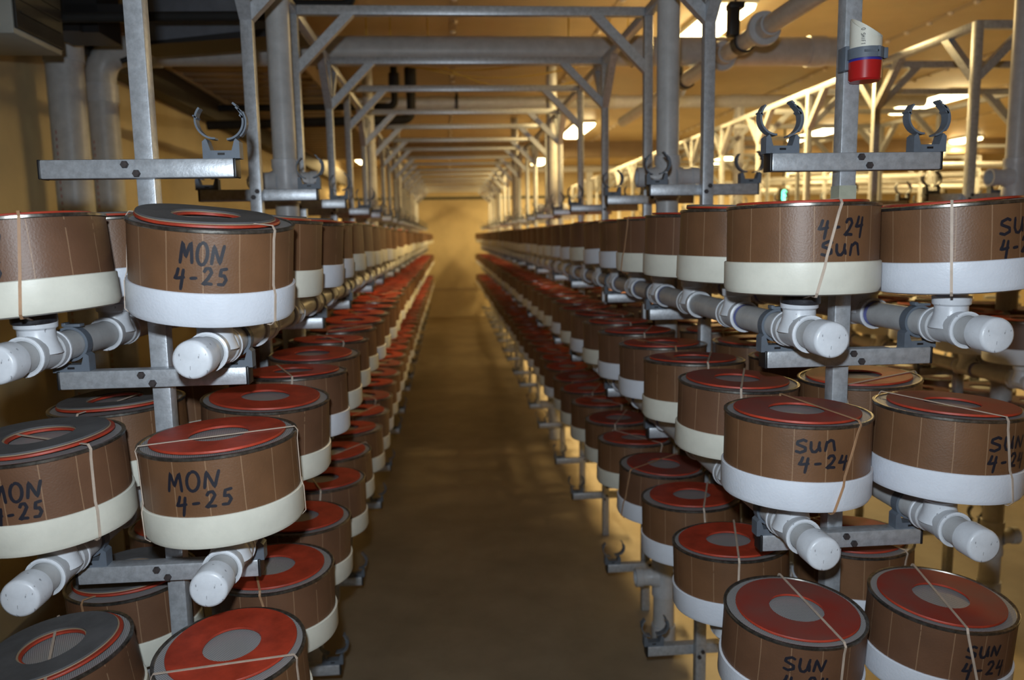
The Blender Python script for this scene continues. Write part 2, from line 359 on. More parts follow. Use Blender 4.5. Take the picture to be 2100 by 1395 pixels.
for i, (yp, fr) in enumerate(ST):
    frame(XL, XR, yp, fr, i, 'welded aluminium frame over the central aisle, %s from the front' % ORD[i], 'aluminium frames over the central aisle', 2 if i < 7 else 1, skip={(0, 'l', 0, -1)})
ST3 = [3.71 + .88*k for k in range(15)]
for i, yp in enumerate(ST3):
    frame(2.52, 4.03, yp, i % 2 == 1, 100+i, 'aluminium frame over the next aisle on the right, %s from the front' % ORD[i], 'aluminium frames over the next aisle on the right', 2 if i < 2 else (1 if i < 8 else 0))
for i in range(9):
    frame(5.66, 7.17, 5.1+1.32*i, True, 200+i, 'distant aluminium frame two aisles to the right, %s from the front' % ORD[i], 'distant aluminium frames two aisles to the right', 0)
# rails along the tops of the post lines, with braces at every other post
def rail(x, posts, braced, label):
    r = empty('top_rail', (x, posts[0], ZT), label=label, cat='rail', group='aluminium rails along the post tops')
    for a, b in zip(posts, posts[1:]):
        bm = bmesh.new(); box(bm, (0, (a+b)/2-posts[0], -T/2), (T, b-a-T, T), bev=.003); link('rail_section', mesh('rail_section', bm, 'alu'), r)
    for i, p in enumerate(posts):
        if i in braced:
            if i > 0: link('corner_brace', ME['brace_ry'], r, (0, p-T/2-posts[0], -T))
            if i < len(posts)-1: link('corner_brace', ME['brace_ly'], r, (0, p+T/2-posts[0], -T))
    return r
P12 = [p for p, _ in ST]
rail(XL, P12, range(1, 18, 2), 'aluminium rail joining the post tops of the left rack')
rail(XR, P12, range(1, 18, 2), 'aluminium rail joining the post tops of the right rack')
rail(2.52, ST3, range(0, 15), 'aluminium rail along the nearer post line of the next aisle on the right')
rail(4.03, ST3, range(0, 15, 2), 'aluminium rail along the farther post line of the next aisle on the right')

# ---------------------------------------------------------------- pipes with tees
def tee_mesh(taped=False, primer=False):
    bm = bmesh.new(); A = ALY
    lathe(bm, [(.0305, -.056), (.0365, -.056), (.0365, -.032), (.0335, -.028), (.0335, .028), (.0365, .032), (.0365, .056), (.0305, .056)], 28, A, 1)
    lathe(bm, [(.0340, -.0575), (.0385, -.056), (.0385, -.051), (.0364, -.049)], 28, A, 0)
    lathe(bm, [(.0340, .0575), (.0385, .056), (.0385, .051), (.0364, .049)], 28, A, 0)
    lathe(bm, [(.0435, 0), (.036, .020), (.033, .034), (.0330, .046), (.0375, .050), (.0385, .066), (.0335, .066), (.031, .05)], 28, Matrix(), 0)
    if taped: lathe(bm, [(.0392, .060), (.0400, .0625), (.0400, .0785), (.0385, .080), (.030, .080)], 28, Matrix.Rotation(.06, 4, 'X'), 2)
    if primer: lathe(bm, [(.0310, -.072), (.0312, -.0715), (.0312, -.0575), (.0300, -.0570)], 28, A, 3); lathe(bm, [(.0310, .072), (.0312, .0715), (.0312, .0575), (.0300, .0570)], 28, A, 3)
    return mesh('tee', bm, ['fitting', 'hub', 'tape', 'blue_primer'], 35)
ME['tee'] = tee_mesh(); ME['tee_taped'] = tee_mesh(True, False); ME['tee_blue'] = tee_mesh(False, True)
bm = bmesh.new(); lathe(bm, [(0, 0), (.029, .0005), (.0335, .003), (.0352, .008), (.0356, .052), (.030, .052)], 32, ALY); ME['cap'] = mesh('end_cap', bm, 'fitting', 50)
PITCH_Y = .356
def pipe_run(x, z, y0, n, yend, label, group, tees, blue=False, taped=()):
    r = empty('pipe_run', (x, y0, z), label=label, cat='pipe', group=group)
    bm = bmesh.new(); lathe(bm, [(0, -.10), (.030, -.10), (.030, yend-y0), (0, yend-y0)], 24, ALY); link('pipe', mesh('pipe', bm, 'pvc_grey'), r)
    link('end_cap', ME['cap'], r, (0, -.150, 0))
    for i in range(min(n, tees)): link('tee', ME['tee_taped'] if i in taped else (ME['tee_blue'] if blue and i > 0 and i % 4 != 2 else ME['tee']), r, (0, i*PITCH_Y, 0))
    return r

# ---------------------------------------------------------------- drums
RT, RB, HD = .1478, .1525, .176
def add_base(bm, mi, seg): lathe(bm, [(0, 0), (.138, 0), (.148, .003), (RB, .012), (RB, .063), (.1505, .0645), (RT-.004, .0645)], seg, None, mi)
def add_neck(bm, mi, seg): lathe(bm, [(.030, .001), (.030, -.022), (0, -.022)], seg, None, mi)
def add_tube(bm, mi, seg): lathe(bm, [(RT, .058), (RT, HD-.004), (RT-.004, HD-.003), (RT-.004, .058)], seg, None, mi)
def add_rim(bm, mi, seg): lathe(bm, [(RT+.0008, HD-.007), (RT+.0022, HD-.0055), (RT+.0022, HD-.001), (RT, HD), (RT-.0045, HD-.0005), (RT-.0055, HD-.003)], seg, None, mi)
def add_screen(bm, mi, seg, rng=None): lathe(bm, [(RT-.0045, HD-.0030), (.10, HD-.0040), (.05, HD-.0045), (0, HD-.0045)], seg, None, mi)
def add_ring(bm, mi_top, mi_side, seg, rng, ox, oy, z0, ro=.128, ri=.057, th=.0045, wave=0., ph=0., edge=None):
    n = seg; rr = [ri, ri+.001, (ri+ro)/2, ro-.001, ro]
    rings = []
    def wz(a, r):
        if wave < 0: return -wave*max(0, math.cos(a-ph))**2*(r/ro)**1.5
        return max(0, wave*(.55+.45*math.cos(2*a+ph))*(r/ro)**1.2) if wave else 0
    prof = [(ri, 0), (ri, th), ((ri+ro)/2, th), (ro-.0008, th), (ro, th-.001), (ro, 0)]
    for r, dz in prof:
        row = []
        for i in range(n):
            a = 2*PI*i/n; rj = r*(1+.006*math.sin(3*a+ph)) ; row.append(bm.verts.new((ox+rj*math.cos(a), oy+rj*math.sin(a), z0+dz+wz(a, r))))
        rings.append(row)
    for k in range(len(prof)):
        a, b = rings[k], rings[(k+1) % len(prof)]
        for i in range(n):
            f = bm.faces.new((a[i], a[(i+1) % n], b[(i+1) % n], b[i])); f.material_index = mi_top if k in (1, 2) else mi_side
def ring_mesh(kind, rng):
    bm = bmesh.new(); ox, oy = rng.uniform(-.007, .007), rng.uniform(-.007, .007); z = HD+.0005
    if kind == 'red': add_ring(bm, 0, 0, 64, rng, ox, oy, z, wave=rng.choice((0, .002)), ph=rng.uniform(0, 6)); return mesh('lid_ring', bm, ['red'], 40)
    if kind == 'dusty': add_ring(bm, 0, 1, 64, rng, ox, oy, z, wave=.001, ph=rng.uniform(0, 6)); return mesh('lid_ring', bm, ['red_dusty', 'red'], 40)
    ph = rng.uniform(0, 6) if kind == 'grey' else 2.9; wv = .004 if kind == 'grey' else -.007
    add_ring(bm, 0, 0, 64, rng, ox, oy, z, wave=wv, ph=ph)
    add_ring(bm, 2, 2, 64, rng, ox-.004, oy+.003, z+.0047, .124, .060, .0012, wv, ph)
    add_ring(bm, 1, 1, 64, rng, ox-.005, oy+.003, z+.0060, .122, .063, .0030, wv, ph)
    return mesh('lid_ring', bm, ['red', 'grey_rubber', 'tan_edge'], 40)
rr = random.Random(11)
for b in ('pvc_white', 'pvc_cream'):
    bm = bmesh.new(); add_base(bm, 0, 64); add_neck(bm, 0, 32); ME['base_'+b] = mesh('base', bm, b, 35)
for i in range(2):
    bm = bmesh.new(); add_tube(bm, 0, 64); ME['tube%d' % i] = mesh('fibreboard_wall', bm, [M['board'][i]], 35)
bm = bmesh.new(); add_rim(bm, 0, 64); ME['rim'] = mesh('rim', bm, 'rim', 40)
bm = bmesh.new(); add_screen(bm, 0, 48); ME['screen'] = mesh('wire_screen', bm, 'screen', 40)
RINGS = {'red': [ring_mesh('red', rr) for _ in range(5)], 'dusty': [ring_mesh('dusty', rr) for _ in range(5)], 'grey': [ring_mesh('grey', rr) for _ in range(3)], 'curled': [ring_mesh('curled', rr)]}
def band_mesh(aft, afb, abt, abb=None, w=.0050, slack=0.):
    """rubber band: up the front from the neck, over the lid, down the back"""
    abb = abt if abb is None else abb; rad = math.radians
    def cyl(a, r, z): return Vector((r*math.sin(rad(a)), -r*math.cos(rad(a)), z))
    pts = [cyl(afb, .034, -.012), cyl(afb, .10, -.0025), cyl(afb, .146, -.002)]; nr = [Vector((0, 0, -1))]*3
    for t in [i/10 for i in range(11)]:
        a = afb+(aft-afb)*t; z = .006+(HD-.002-.006)*t; r = (RB if z < .066 else RT)+.0016+(.0022 if z > .166 else 0); pts.append(cyl(a, r, z)); nr.append(cyl(a, 1, 0))
    p, q = cyl(aft, RT-.002, HD+.0065), cyl(abt, RT-.002, HD+.0065)
    for i in range(9): pts.append(p.lerp(q, i/8)); nr.append(Vector((0, 0, 1)))
    for t in [i/10 for i in range(11)]:
        a = abt+(abb-abt)*t; z = HD-.002+(.008-HD)*t; r = (RB if z < .066 else RT)+.0016+(.0022 if z > .166 else 0); pts.append(cyl(a, r, z)); nr.append(cyl(a, 1, 0))
    pts += [cyl(abb, .146, -.002), cyl(abb, .10, -.0025), cyl(abb, .034, -.012)]; nr += [Vector((0, 0, -1))]*3
    bm = bmesh.new(); rows = []
    for i, p in enumerate(pts):
        t = (pts[min(i+1, len(pts)-1)]-pts[max(i-1, 0)]).normalized(); n = nr[i].normalized(); s = t.cross(n).normalized()*(w/2); n = n*.0007
        rows.append([bm.verts.new(v) for v in (p-s-n, p+s-n, p+s+n, p-s+n)])
    for a, b in zip(rows, rows[1:]):
        for k in range(4): bm.faces.new((a[k], a[(k+1) % 4], b[(k+1) % 4], b[k]))
    bm.faces.new(rows[0][::-1]); bm.faces.new(rows[-1])
    return bm
BANDS = []
for k in range(10):
    a = rr.uniform(-70, 70); BANDS.append(mesh('rubber_band', band_mesh(a, a+rr.uniform(-14, 14), a+180+rr.uniform(-60, 60)), 'band' if k % 4 else 'band_dark', 40))
# far drums: one mesh each, all materials in slots
FAR = []
for k in range(10):
    bm = bmesh.new(); kind = ('red', 'dusty')[k % 2]
    add_base(bm, 0, 36); add_neck(bm, 0, 12); add_tube(bm, 1, 36); add_rim(bm, 2, 36); add_screen(bm, 3, 36)
    add_ring(bm, 4, 5, 32, rr, rr.uniform(-.008, .008), rr.uniform(-.008, .008), HD+.0005, wave=.001, ph=k)
    FAR.append(mesh('cardboard_drum', bm, ['pvc_white' if k//2 % 2 else 'pvc_cream', M['board'][k % 2], 'rim', 'screen', kind if kind == 'red' else 'red_dusty', 'red'], 35))
# marker writing on the fibreboard
GL = {
 'M': [[(0, 0), (.06, .5), (.14, 1), (.32, .6), (.45, .32), (.62, .68), (.82, 1), (.92, .5), (1, .02)]],
 'O': [[(.5+.42*math.cos(a)*1., .5+.5*math.sin(a)) for a in [1.9+i*2*PI/16 for i in range(17)]]],
 'N': [[(0, 0), (.06, .5), (.12, .95), (.4, .5), (.68, .06), (.8, .5), (.95, 1)]],
 'n': [[(0, 0), (.08, .95), (.2, .92), (.55, .45), (.72, .05), (.78, .5), (.72, 1), (.60, .96)]],
 'r': [[(.05, 0), (.12, .9)], [(.12, .7), (.45, .95), (.72, .85), (.85, .4), (.98, .02)]],
 'S': [[(.95, .86), (.6, .98), (.15, .82), (.12, .62), (.45, .52), (.85, .40), (.88, .16), (.45, .0), (.0, .10)]],
 'U': [[(.05, 1), (.05, .35), (.22, .05), (.5, .02), (.72, .22), (.85, 1)], [(.85, .6), (.92, .05)]],
 'u': [[(.0, .85), (.05, .3), (.22, .05), (.5, .05), (.72, .3), (.75, .85)], [(.75, .5), (.92, .05)]],
 '4': [[(.30, 1), (.18, .62), (.0, .40), (.35, .42), (.95, .50)], [(.78, .95), (.70, .40), (.60, -.25)]],
 '2': [[(.08, .72), (.25, .96), (.6, .98), (.78, .74), (.5, .38), (.05, .02), (.4, .08), (.95, .05)]],
 '5': [[(.95, .98), (.35, .92), (.28, .56), (.65, .58), (.85, .32), (.62, .04), (.05, .06)]],
 '-': [[(.1, .45), (.8, .5)]],
 'H': [[(0, 0), (0, 1)], [(.8, 0), (.8, 1)], [(0, .5), (.8, .5)]], 'I': [[(.4, 0), (.4, 1)]],
 'F': [[(0, 0), (0, 1), (.75, 1)], [(0, .52), (.6, .52)]], 'T': [[(.4, 0), (.4, 1)], [(0, 1), (.8, 1)]], ' ': []}
def ribbon(bm, line, P, N, hw):
    pts = []
    for a, b in zip(line, line[1:]):
        k = 4
        for i in range(k): pts.append((a[0]+(b[0]-a[0])*i/k, a[1]+(b[1]-a[1])*i/k))
    pts.append(line[-1])
    prev = None
    for i, p in enumerate(pts):
        p0, p1 = pts[max(i-1, 0)], pts[min(i+1, len(pts)-1)]
        tx, ty = p1[0]-p0[0], p1[1]-p0[1]; l = math.hypot(tx, ty) or 1; nx, ny = -ty/l*hw, tx/l*hw
        # tips taper a little
        e = .65 if i in (0, len(pts)-1) else 1
        cur = (bm.verts.new(P(p[0]+nx*e, p[1]+ny*e)), bm.verts.new(P(p[0]-nx*e, p[1]-ny*e)))
        if prev: bm.faces.new((prev[0], prev[1], cur[1], cur[0]))
        prev = cur
def write_on(parent, lines, r=RT, hw=.0029, seed=0):
    """lines: (text, azimuth at left end, azimuth at right end, height of baseline, letter height, slope)"""
    g = random.Random(seed); bm = bmesh.new()
    for text, a0, a1, z, h, sl in lines:
        n = len(text); wd = math.radians(a1-a0)*r; adv = wd/n
        for i, ch in enumerate(text):
            u0 = math.radians(a0)*r + adv*i; lw = adv*.78; dz = g.uniform(-.06, .06)*h; hh = h*g.uniform(.92, 1.08)
            for st in GL[ch]:
                def P(u, v): return Vector(((r+.0007)*math.sin(u/r), -(r+.0007)*math.cos(u/r), v))
                ribbon(bm, [(u0+p[0]*lw+p[1]*h*.08, z+dz+p[1]*hh+sl*(adv*i)) for p in st], P, None, hw)
    return link('handwriting', mesh('handwriting', bm, 'ink', 0), parent)
LVN = ['top', 'middle', 'bottom']
def drum(x, y, z, near, label, group, rng, base=None, ring=None, tilt=None, band=None, text=None, rotz=None, tubei=None, dz=0):
    z += dz
    tx, ty = tilt if tilt else (rng.uniform(-2.2, 2.2), rng.uniform(-2.2, 2.2))
    rot = (math.radians(tx), math.radians(ty), rng.uniform(0, 2*PI) if rotz is None else rotz)
    base = base or rng.choice(('pvc_white', 'pvc_cream', 'pvc_cream')); bc = 'white' if base == 'pvc_white' else 'cream'
    label = label.replace('BASE', bc)
    if not near:
        fams = [m for m in FAR if (m.materials[0].name.startswith('white')) == (bc == 'white')]
        o = link('cardboard_drum', rng.choice(fams), None, (x, y, z), rot); tag(o, label, 'drum', group); return o
    d = empty('cardboard_drum', (x, y, z), label=label, cat='drum', group=group); d.rotation_euler = (rot[0], rot[1], 0)
    zr = (0, 0, rot[2])
    link('base', ME['base_'+base], d, rot=zr)
    t = link('fibreboard_wall', ME['tube%d' % (tubei if tubei is not None else rng.randrange(2))], d, rot=zr)
    link('rim', ME['rim'], t); link('wire_screen', ME['screen'], d, rot=zr)
    ring = ring or rng.choice(('red', 'red', 'dusty'))
    link('lid_ring', rng.choice(RINGS[ring]), d, rot=(0, 0, 0 if ring in ('grey', 'curled') else rot[2]))
    if band is not False:
        if band is None: link('rubber_band', rng.choice(BANDS), d)
        else: link('rubber_band', mesh('rubber_band', band_mesh(*band[:-1]), band[-1], 40), d)
    if text: h = write_on(t, text, seed=len(text[0][0])); h.rotation_euler = (0, 0, -rot[2])
    return d
UP = PIPE_UP+.083
Yi, Yr = 1.57, 1.59
SPEC = {}   # (rack, side, level, index) -> settings of the drums nearest the camera
SPEC['L', 'i', 0, 0] = dict(base='pvc_white', ring='curled', dz=-.009, tilt=(7.2, 5.2), band=(-84, -70, 60, 'band'), rotz=.5, tubei=0,
    text=[('MON', -5, 25, .116, .038, -.03), ('4-25', -9, 27, .078, .030, .0)])
SPEC['L', 'i', 1, 0] = dict(base='pvc_cream', ring='red', tilt=(1.5, -1.5), dz=-.004, band=(-62, -57, 95, 'band'), rotz=1.7, tubei=0,
    text=[('MON', -22, 17, .113, .036, .05), ('4-25', -17, 24, .076, .030, .07)])
SPEC['L', 'i', 2, 0] = dict(base='pvc_cream', ring='red', dz=-.012, tilt=(6, -2), band=(-60, -60, 70, 'band'), rotz=2.2, tubei=0)
SPEC['L', 'o', 0, 0] = dict(base='pvc_cream', ring='red', dz=-.006, tilt=(0, -4.7), band=(28, 19, 200, 'band_dark'), rotz=.2, tubei=1,
    text=[('MON', -17, 17, .110, .036, .04), ('4-25', -18, 14, .066, .030, .05)])
SPEC['L', 'o', 1, 0] = dict(base='pvc_cream', ring='grey', tilt=(3, -2.5), band=(58, 54, 240, 'band'), rotz=.9, tubei=1,
    text=[('MON', -8, 26, .106, .034, .05), ('4-25', -9, 24, .070, .030, .03)])
SPEC['L', 'o', 2, 0] = dict(base='pvc_cream', ring='grey', tilt=(4, -7), band=(20, 20, 200, 'band'), rotz=.3, tubei=1)
SPEC['R', 'i', 0, 0] = dict(base='pvc_cream', ring='red', tilt=(-.5, 0), band=(3, -13, 185, 'band'), rotz=.9, tubei=0,
    text=[('4-24', -13, 25, .115, .032, .0), ('Sur', -11, 22, .076, .028, .0)])
SPEC['R', 'i', 1, 0] = dict(base='pvc_white', ring='dusty', tilt=(0, .6), band=(27, 5, 170, 'band_dark'), rotz=.3, tubei=0,
    text=[('Sur', -25, 7, .124, .026, .03), ('4-24', -22, 18, .090, .026, .02)])
SPEC['R', 'i', 2, 0] = dict(base='pvc_white', ring='dusty', dz=-.008, tilt=(4, 1.5), band=(16, 16, 170, 'band'), rotz=1.3, tubei=1,
    text=[('SUN', -31, 3, .120, .030, .03), ('4-24', -30, 6, .080, .028, .02)])
SPEC['R', 'o', 0, 0] = dict(base='pvc_white', ring='red', tilt=(0, -3.0), band=(-34, -34, 150, 'band'), rotz=2.3, tubei=0,
    text=[('SUN', -2, 34, .112, .030, .03), ('4-24', -1, 36, .072, .030, .02)])
SPEC['R', 'o', 1, 0] = dict(base='pvc_white', ring='dusty', tilt=(0, 2.0), band=(10, 22, 215, 'band'), rotz=1.1, tubei=0,
    text=[('SUN', -3, 34, .115, .028, .01), ('4-24', -3, 36, .078, .028, .0)])
SPEC['R', 'o', 2, 0] = dict(base='pvc_white', ring='dusty', tilt=(3, 2.5), band=(-14, 6, 172, 'band'), rotz=.1, tubei=1,
    text=[('SUN', -13, 18, .120, .026, .02), ('4-24', -14, 24, .078, .030, .03)])
SPEC['L', 'o', 0, 1] = dict(ring='grey', base='pvc_white', tilt=(0, -4)); SPEC['L', 'i', 0, 1] = dict(ring='curled', base='pvc_cream', tilt=(1, 4)); SPEC['L', 'i', 0, 2] = dict(ring='grey', base='pvc_white', tilt=(1, 4))
SPEC['L', 'o', 1, 1] = dict(ring='grey', tilt=(1, -2)); SPEC['L', 'o', 2, 1] = dict(ring='grey', tilt=(2, -2)); SPEC['L', 'i', 1, 1] = dict(ring='red', base='pvc_cream', tilt=(2, 3))
SPEC['R', 'i', 1, 1] = dict(ring='dusty', base='pvc_cream'); SPEC['R', 'i', 0, 1] = dict(ring='grey', base='pvc_cream', tilt=(0, 2))
SPEC['R', 'i', 2, 1] = dict(ring='red', base='pvc_white'); SPEC['R', 'i', 2, 2] = dict(ring='red', base='pvc_white'); SPEC['R', 'i', 2, 3] = dict(ring='dusty', base='pvc_white')
rng = random.Random(7)
N_IN = 44
bulk = []                                                            # positions of the drums left to the mass
for rk, X, y0 in (('L', XL, Yi), ('R', XR, Yr)):
    rn = 'left' if rk == 'L' else 'right'; inner = 1 if rk == 'L' else -1
    for side in ('i', 'o'):
        x = X + PX*(inner if side == 'i' else -inner)
        sn = 'aisle-side' if side == 'i' else ('wall-side' if rk == 'L' else 'outer')
        for lv in range(3):
            z = LEV[lv+1]+PIPE_UP
            pipe_run(x, z, y0, N_IN, 17.3, 'grey plastic pipe with tees under the %s row of drums, %s, %s rack' % (LVN[lv], sn, rn), 'pipe runs carrying the drums', 44 if side == 'i' else 12,
                     blue=(rk == 'R'), taped=(0,) if (rk, side, lv) in (('R', 'i', 0), ('L', 'o', 0)) else ())
            n_ind = 40 if side == 'i' else 6
            for i in range(N_IN):
                jx, jy = (0, 0) if i < 2 else (rng.uniform(-.008, .008), rng.uniform(-.008, .008))
                if i >= n_ind: bulk.append((x+jx, y0+i*PITCH_Y+jy, z+.083)); continue
                sp = SPEC.get((rk, side, lv, i), {})
                pr = {'lab': 'brown fibreboard drum, BASE base, %s from front, %s %s pipe, %s rack' % (ORD[i], LVN[lv], sn, rn)}
                if sp.get('text'): pr['lab'] = 'brown drum marked %s, BASE base, front of %s %s pipe, %s rack' % (' '.join(t[0] for t in sp['text']).replace('Sur', 'Sun'), LVN[lv], sn, rn)
                near = i < (12 if side == 'i' else 5)
                if near and 'band' not in sp: sp = dict(sp, band=None if rk == 'R' or rng.random() < .55 else False)
                if rk == 'L' and near and 'ring' not in sp: sp = dict(sp, ring=rng.choice(('red', 'red', 'dusty')))
                drum(x+jx, y0+i*PITCH_Y+jy, z+.083, near, pr['lab'], 'fibreboard drums on the racks', rng, **sp)
# next rack on the right
for lv in range(3):
    for s, sn, ni in ((-1, 'near-side', 8), (1, 'far-side', 0)):
        x = 2.52+s*PX; z = LEV[lv+1]+PIPE_UP
        pipe_run(x, z, 3.05, 40, 16.8, 'grey plastic pipe under the %s drums, %s, rack at the right edge' % (LVN[lv], sn), 'pipe runs carrying the drums', 10 if s < 0 else 3, blue=True)
        for i in range(39):
            if i < ni: drum(x, 3.05+i*PITCH_Y, z+.083, i < 2, 'brown drum, BASE base, %s along %s near-side pipe, rack at right edge' % (ORD[i], LVN[lv]), 'fibreboard drums on the racks', rng, base='pvc_white' if i < 2 else None)
            elif i < 20: bulk.append((x, 3.05+i*PITCH_Y, z+.083))
bm = bmesh.new()
for (x, y, z) in bulk:
    mt = Matrix.Translation((x, y, z)) @ Matrix.Rotation(rng.uniform(-.03, .03), 4, 'X') @ Matrix.Rotation(rng.uniform(-.03, .03), 4, 'Y'); sg = 20
    lathe(bm, [(0, 0), (.148, 0), (RB, .012), (RB, .063), (RT, .064)], sg, mt, rng.choice((0, 1, 1)))
    lathe(bm, [(RT, .064), (RT, HD-.004)], sg, mt, 2); lathe(bm, [(RT, HD-.004), (RT+.001, HD), (RT-.004, HD)], sg, mt, 3)
    lathe(bm, [(RT-.004, HD-.001), (.129, HD-.001)], sg, mt, 4); lathe(bm, [(.129, HD-.001), (.129, HD+.004), (.057, HD+.004), (.057, HD-.001)], sg, mt, 5); lathe(bm, [(.057, HD-.001), (0, HD-.001)], sg, mt, 4)
    lathe(bm, [(.030, 0), (.036, -.03), (.036, -.06)], 8, mt, 1)
tag(link('cardboard_drum', mesh('distant_drums', bm, ['pvc_white', 'pvc_cream', M['board'][0], 'rim', 'screen', 'red_dusty'], 35)),
    'hidden and distant brown drums filling the back and outer pipes of the racks', 'drum', 'fibreboard drums on the racks', 'stuff')

# standing header pipes between the racks' pipe runs
def standpipe(x, y, label, r=.045, levels=True, xs=(-1, 1), arm=.125):
    p = empty('header_pipe', (x, y, FLOOR), label=label, cat='pipe', group='upright header pipes in the racks')
    bm = bmesh.new(); lathe(bm, [(0, .06), (r, .06), (r, CEIL-FLOOR), (0, CEIL-FLOOR)], 28); link('pipe', mesh('pipe', bm, 'pvc_grey'), p)
    bm = bmesh.new(); lathe(bm, [(0, .0), (r+.003, .002), (r+.007, .008), (r+.007, .09), (r, .09)], 28); link('end_cap', mesh('end_cap', bm, 'hub'), p)
    for li, z in enumerate(LEV):
        zc = z+PIPE_UP-FLOOR
        bm = bmesh.new(); lathe(bm, [(r, -.085), (r+.007, -.083), (r+.007, -.055), (r+.004, -.045), (r+.004, .045), (r+.007, .055), (r+.007, .083), (r, .085)], 28)
        for s in xs:
            m = along((0, 0, 0), (s, 0, 0)); a = arm if li in (0, 4) else PX-.03
            lathe(bm, [(.050, .03), (.040, .055), (.036, .065), (.036, a-.03), (.040, a-.028), (.040, a), (.032, a), (.032, .04)], 24, m)
        link('cross_fitting', mesh('cross_fitting', bm, 'hub', 35), p, (0, 0, zc))
    return p
for i, y in enumerate((3.20, 6.75, 10.45, 13.9)):
    standpipe(XL, y, 'pale upright pipe with cross fittings in the left rack, %s from the front' % ORD[i])
    standpipe(XR, y, 'pale upright pipe with cross fittings in the right rack, %s from the front' % ORD[i])
standpipe(2.56, 3.45, 'pale upright pipe with cross fittings at the right edge of the picture')
standpipe(2.52, 7.6, 'pale upright pipe with cross fittings in the next rack on the right, farther back')

# ---------------------------------------------------------------- wall pipes, long pipes under the ceiling
def long_pipe(name, label, cat, pts, r, m, couplings=(), cm='hub', seg=24, cr=.007, cl=.06, group=None, hang=()):
    o = empty(name, (0, 0, 0), label=label, cat=cat, group=group)
    bm = bmesh.new(); tube_path(bm, pts, r, seg); link('pipe', mesh('pipe', bm, m), o)
    for hx in hang:
        bm = bmesh.new(); tube_path(bm, [(hx, pts[0][1], pts[1][2]), (hx, pts[0][1], CEIL)], .008, 8); link('hanger_rod', mesh('hanger_rod', bm, 'dark_steel'), o)
    for p, d in couplings:
        bm = bmesh.new(); lathe(bm, [(r, -cl), (r+cr, -cl), (r+cr, cl), (r, cl)], seg, along(p, d)); link('coupling', mesh('coupling', bm, cm, 35), o)
    return o
y1 = 4.72; z1 = 1.051
long_pipe('drain_pipe', 'wide grey pipe crossing under the ceiling, then bending down the left wall', 'pipe',
          [(2.55, y1, z1)] + [(2.0-.4*i, y1, z1) for i in range(9)] + bend((0, y1, z1), (-1.90, y1, z1), (-1.90, y1, 0), .17, 8) + [(-1.90, y1, .5), (-1.90, y1, FLOOR+.002)], .082, 'pvc_grey',
          [((-1.90, y1, .82), (0, 0, 1)), ((-1.62, y1, z1), (1, 0, 0)), ((1.15, y1, z1), (1, 0, 0)), ((2.2, y1, z1), (1, 0, 0))], cl=.05)
long_pipe('drain_pipe', 'tall grey pipe with red dashes standing against the left wall, nearer the camera', 'pipe', [(-1.90, 4.30, CEIL), (-1.90, 4.30, 0), (-1.90, 4.30, FLOOR+.002)], .088, 'pvc_grey', [((-1.90, 4.30, 1.02), (0, 0, 1))], cl=.12)
for X, Y, r in ((-1.90, 4.30, .0885), (-1.90, y1, .0825)):
    bm = bmesh.new()
    a0 = math.radians(-112)
    for i in range(60):
        z = .55-i*.035
        if Y > 4.5 and z > .55: continue
        for a in (a0,):
            c = Vector((X+r*math.cos(a), Y+r*math.sin(a), z)); t = Vector((-math.sin(a), math.cos(a), 0))*.003
            vs = [bm.verts.new(c+k) for k in (-t+Vector((0, 0, -.009)), t+Vector((0, 0, -.009)), t+Vector((0, 0, .009)), -t+Vector((0, 0, .009)))]; bm.faces.new(vs)
    par = [o for o in bpy.data.objects if o.name.startswith('drain_pipe')][0 if Y > 4.5 else 1]
    link('red_dashes', mesh('red_dashes', bm, 'red', 0), par)
long_pipe('overhead_pipe', 'pale pipe crossing above the aisle farther back, with a dark hanger', 'pipe', [(-.85, 8, 1.29), (2, 8, 1.30), (4.9, 8, 1.30)], .062, 'fitting',
          [((.05-.1, 8, 1.294), (1, 0, 0)), ((1.62, 8, 1.30), (1, 0, 0)), ((2.96, 8, 1.30), (1, 0, 0))], 'fitting', cl=.09)
bm = bmesh.new(); box(bm, (.12, 8, 1.30), (.03, .14, .14), bev=.01); box(bm, (.12, 8, 1.39), (.02, .02, .06)); tag(link('pipe_hanger', mesh('pipe_hanger', bm, 'black')), 'small black hanger round the pale pipe above the aisle', 'hanger')
long_pipe('overhead_pipe', 'pale drop pipe hanging from the far overhead pipe, right of the second right post', 'pipe', [(2.96, 8, 1.24), (2.96, 8, 0), (2.96, 8, FLOOR+.002)], .050, 'fitting', [((2.96, 8, 1.08), (0, 0, 1))], 'fitting', cl=.09)
long_pipe('overhead_pipe', 'bright pale pipe far back, crossing right of the aisle below the ceiling beam', 'pipe', [(1.2, 14, 1.14), (2.6, 14, 1.14), (5.5, 14, 1.14)], .055, 'fitting', [((2.5, 14, 1.14), (1, 0, 0))], 'fitting', cl=.1)
long_pipe('overhead_pipe', 'pale upright pipe under the far crossing pipe', 'pipe', [(2.5, 14, 1.09), (2.5, 14, 0), (2.5, 14, FLOOR+.002)], .06, 'fitting', [((2.5, 14, .9), (0, 0, 1))], 'fitting')
for i in range(5):
    long_pipe('overhead_pipe', 'thin pale pipe crossing the far right racks, %s of five going back' % ORD[i], 'pipe', [(4.2, 8.9+1.5*i, .72-.05*(i % 2)), (7, 8.9+1.5*i, .72), (9.6, 8.9+1.5*i, .72)], .035, 'fitting', hang=(5.4, 8.2), group='thin pale pipes over the far right racks')
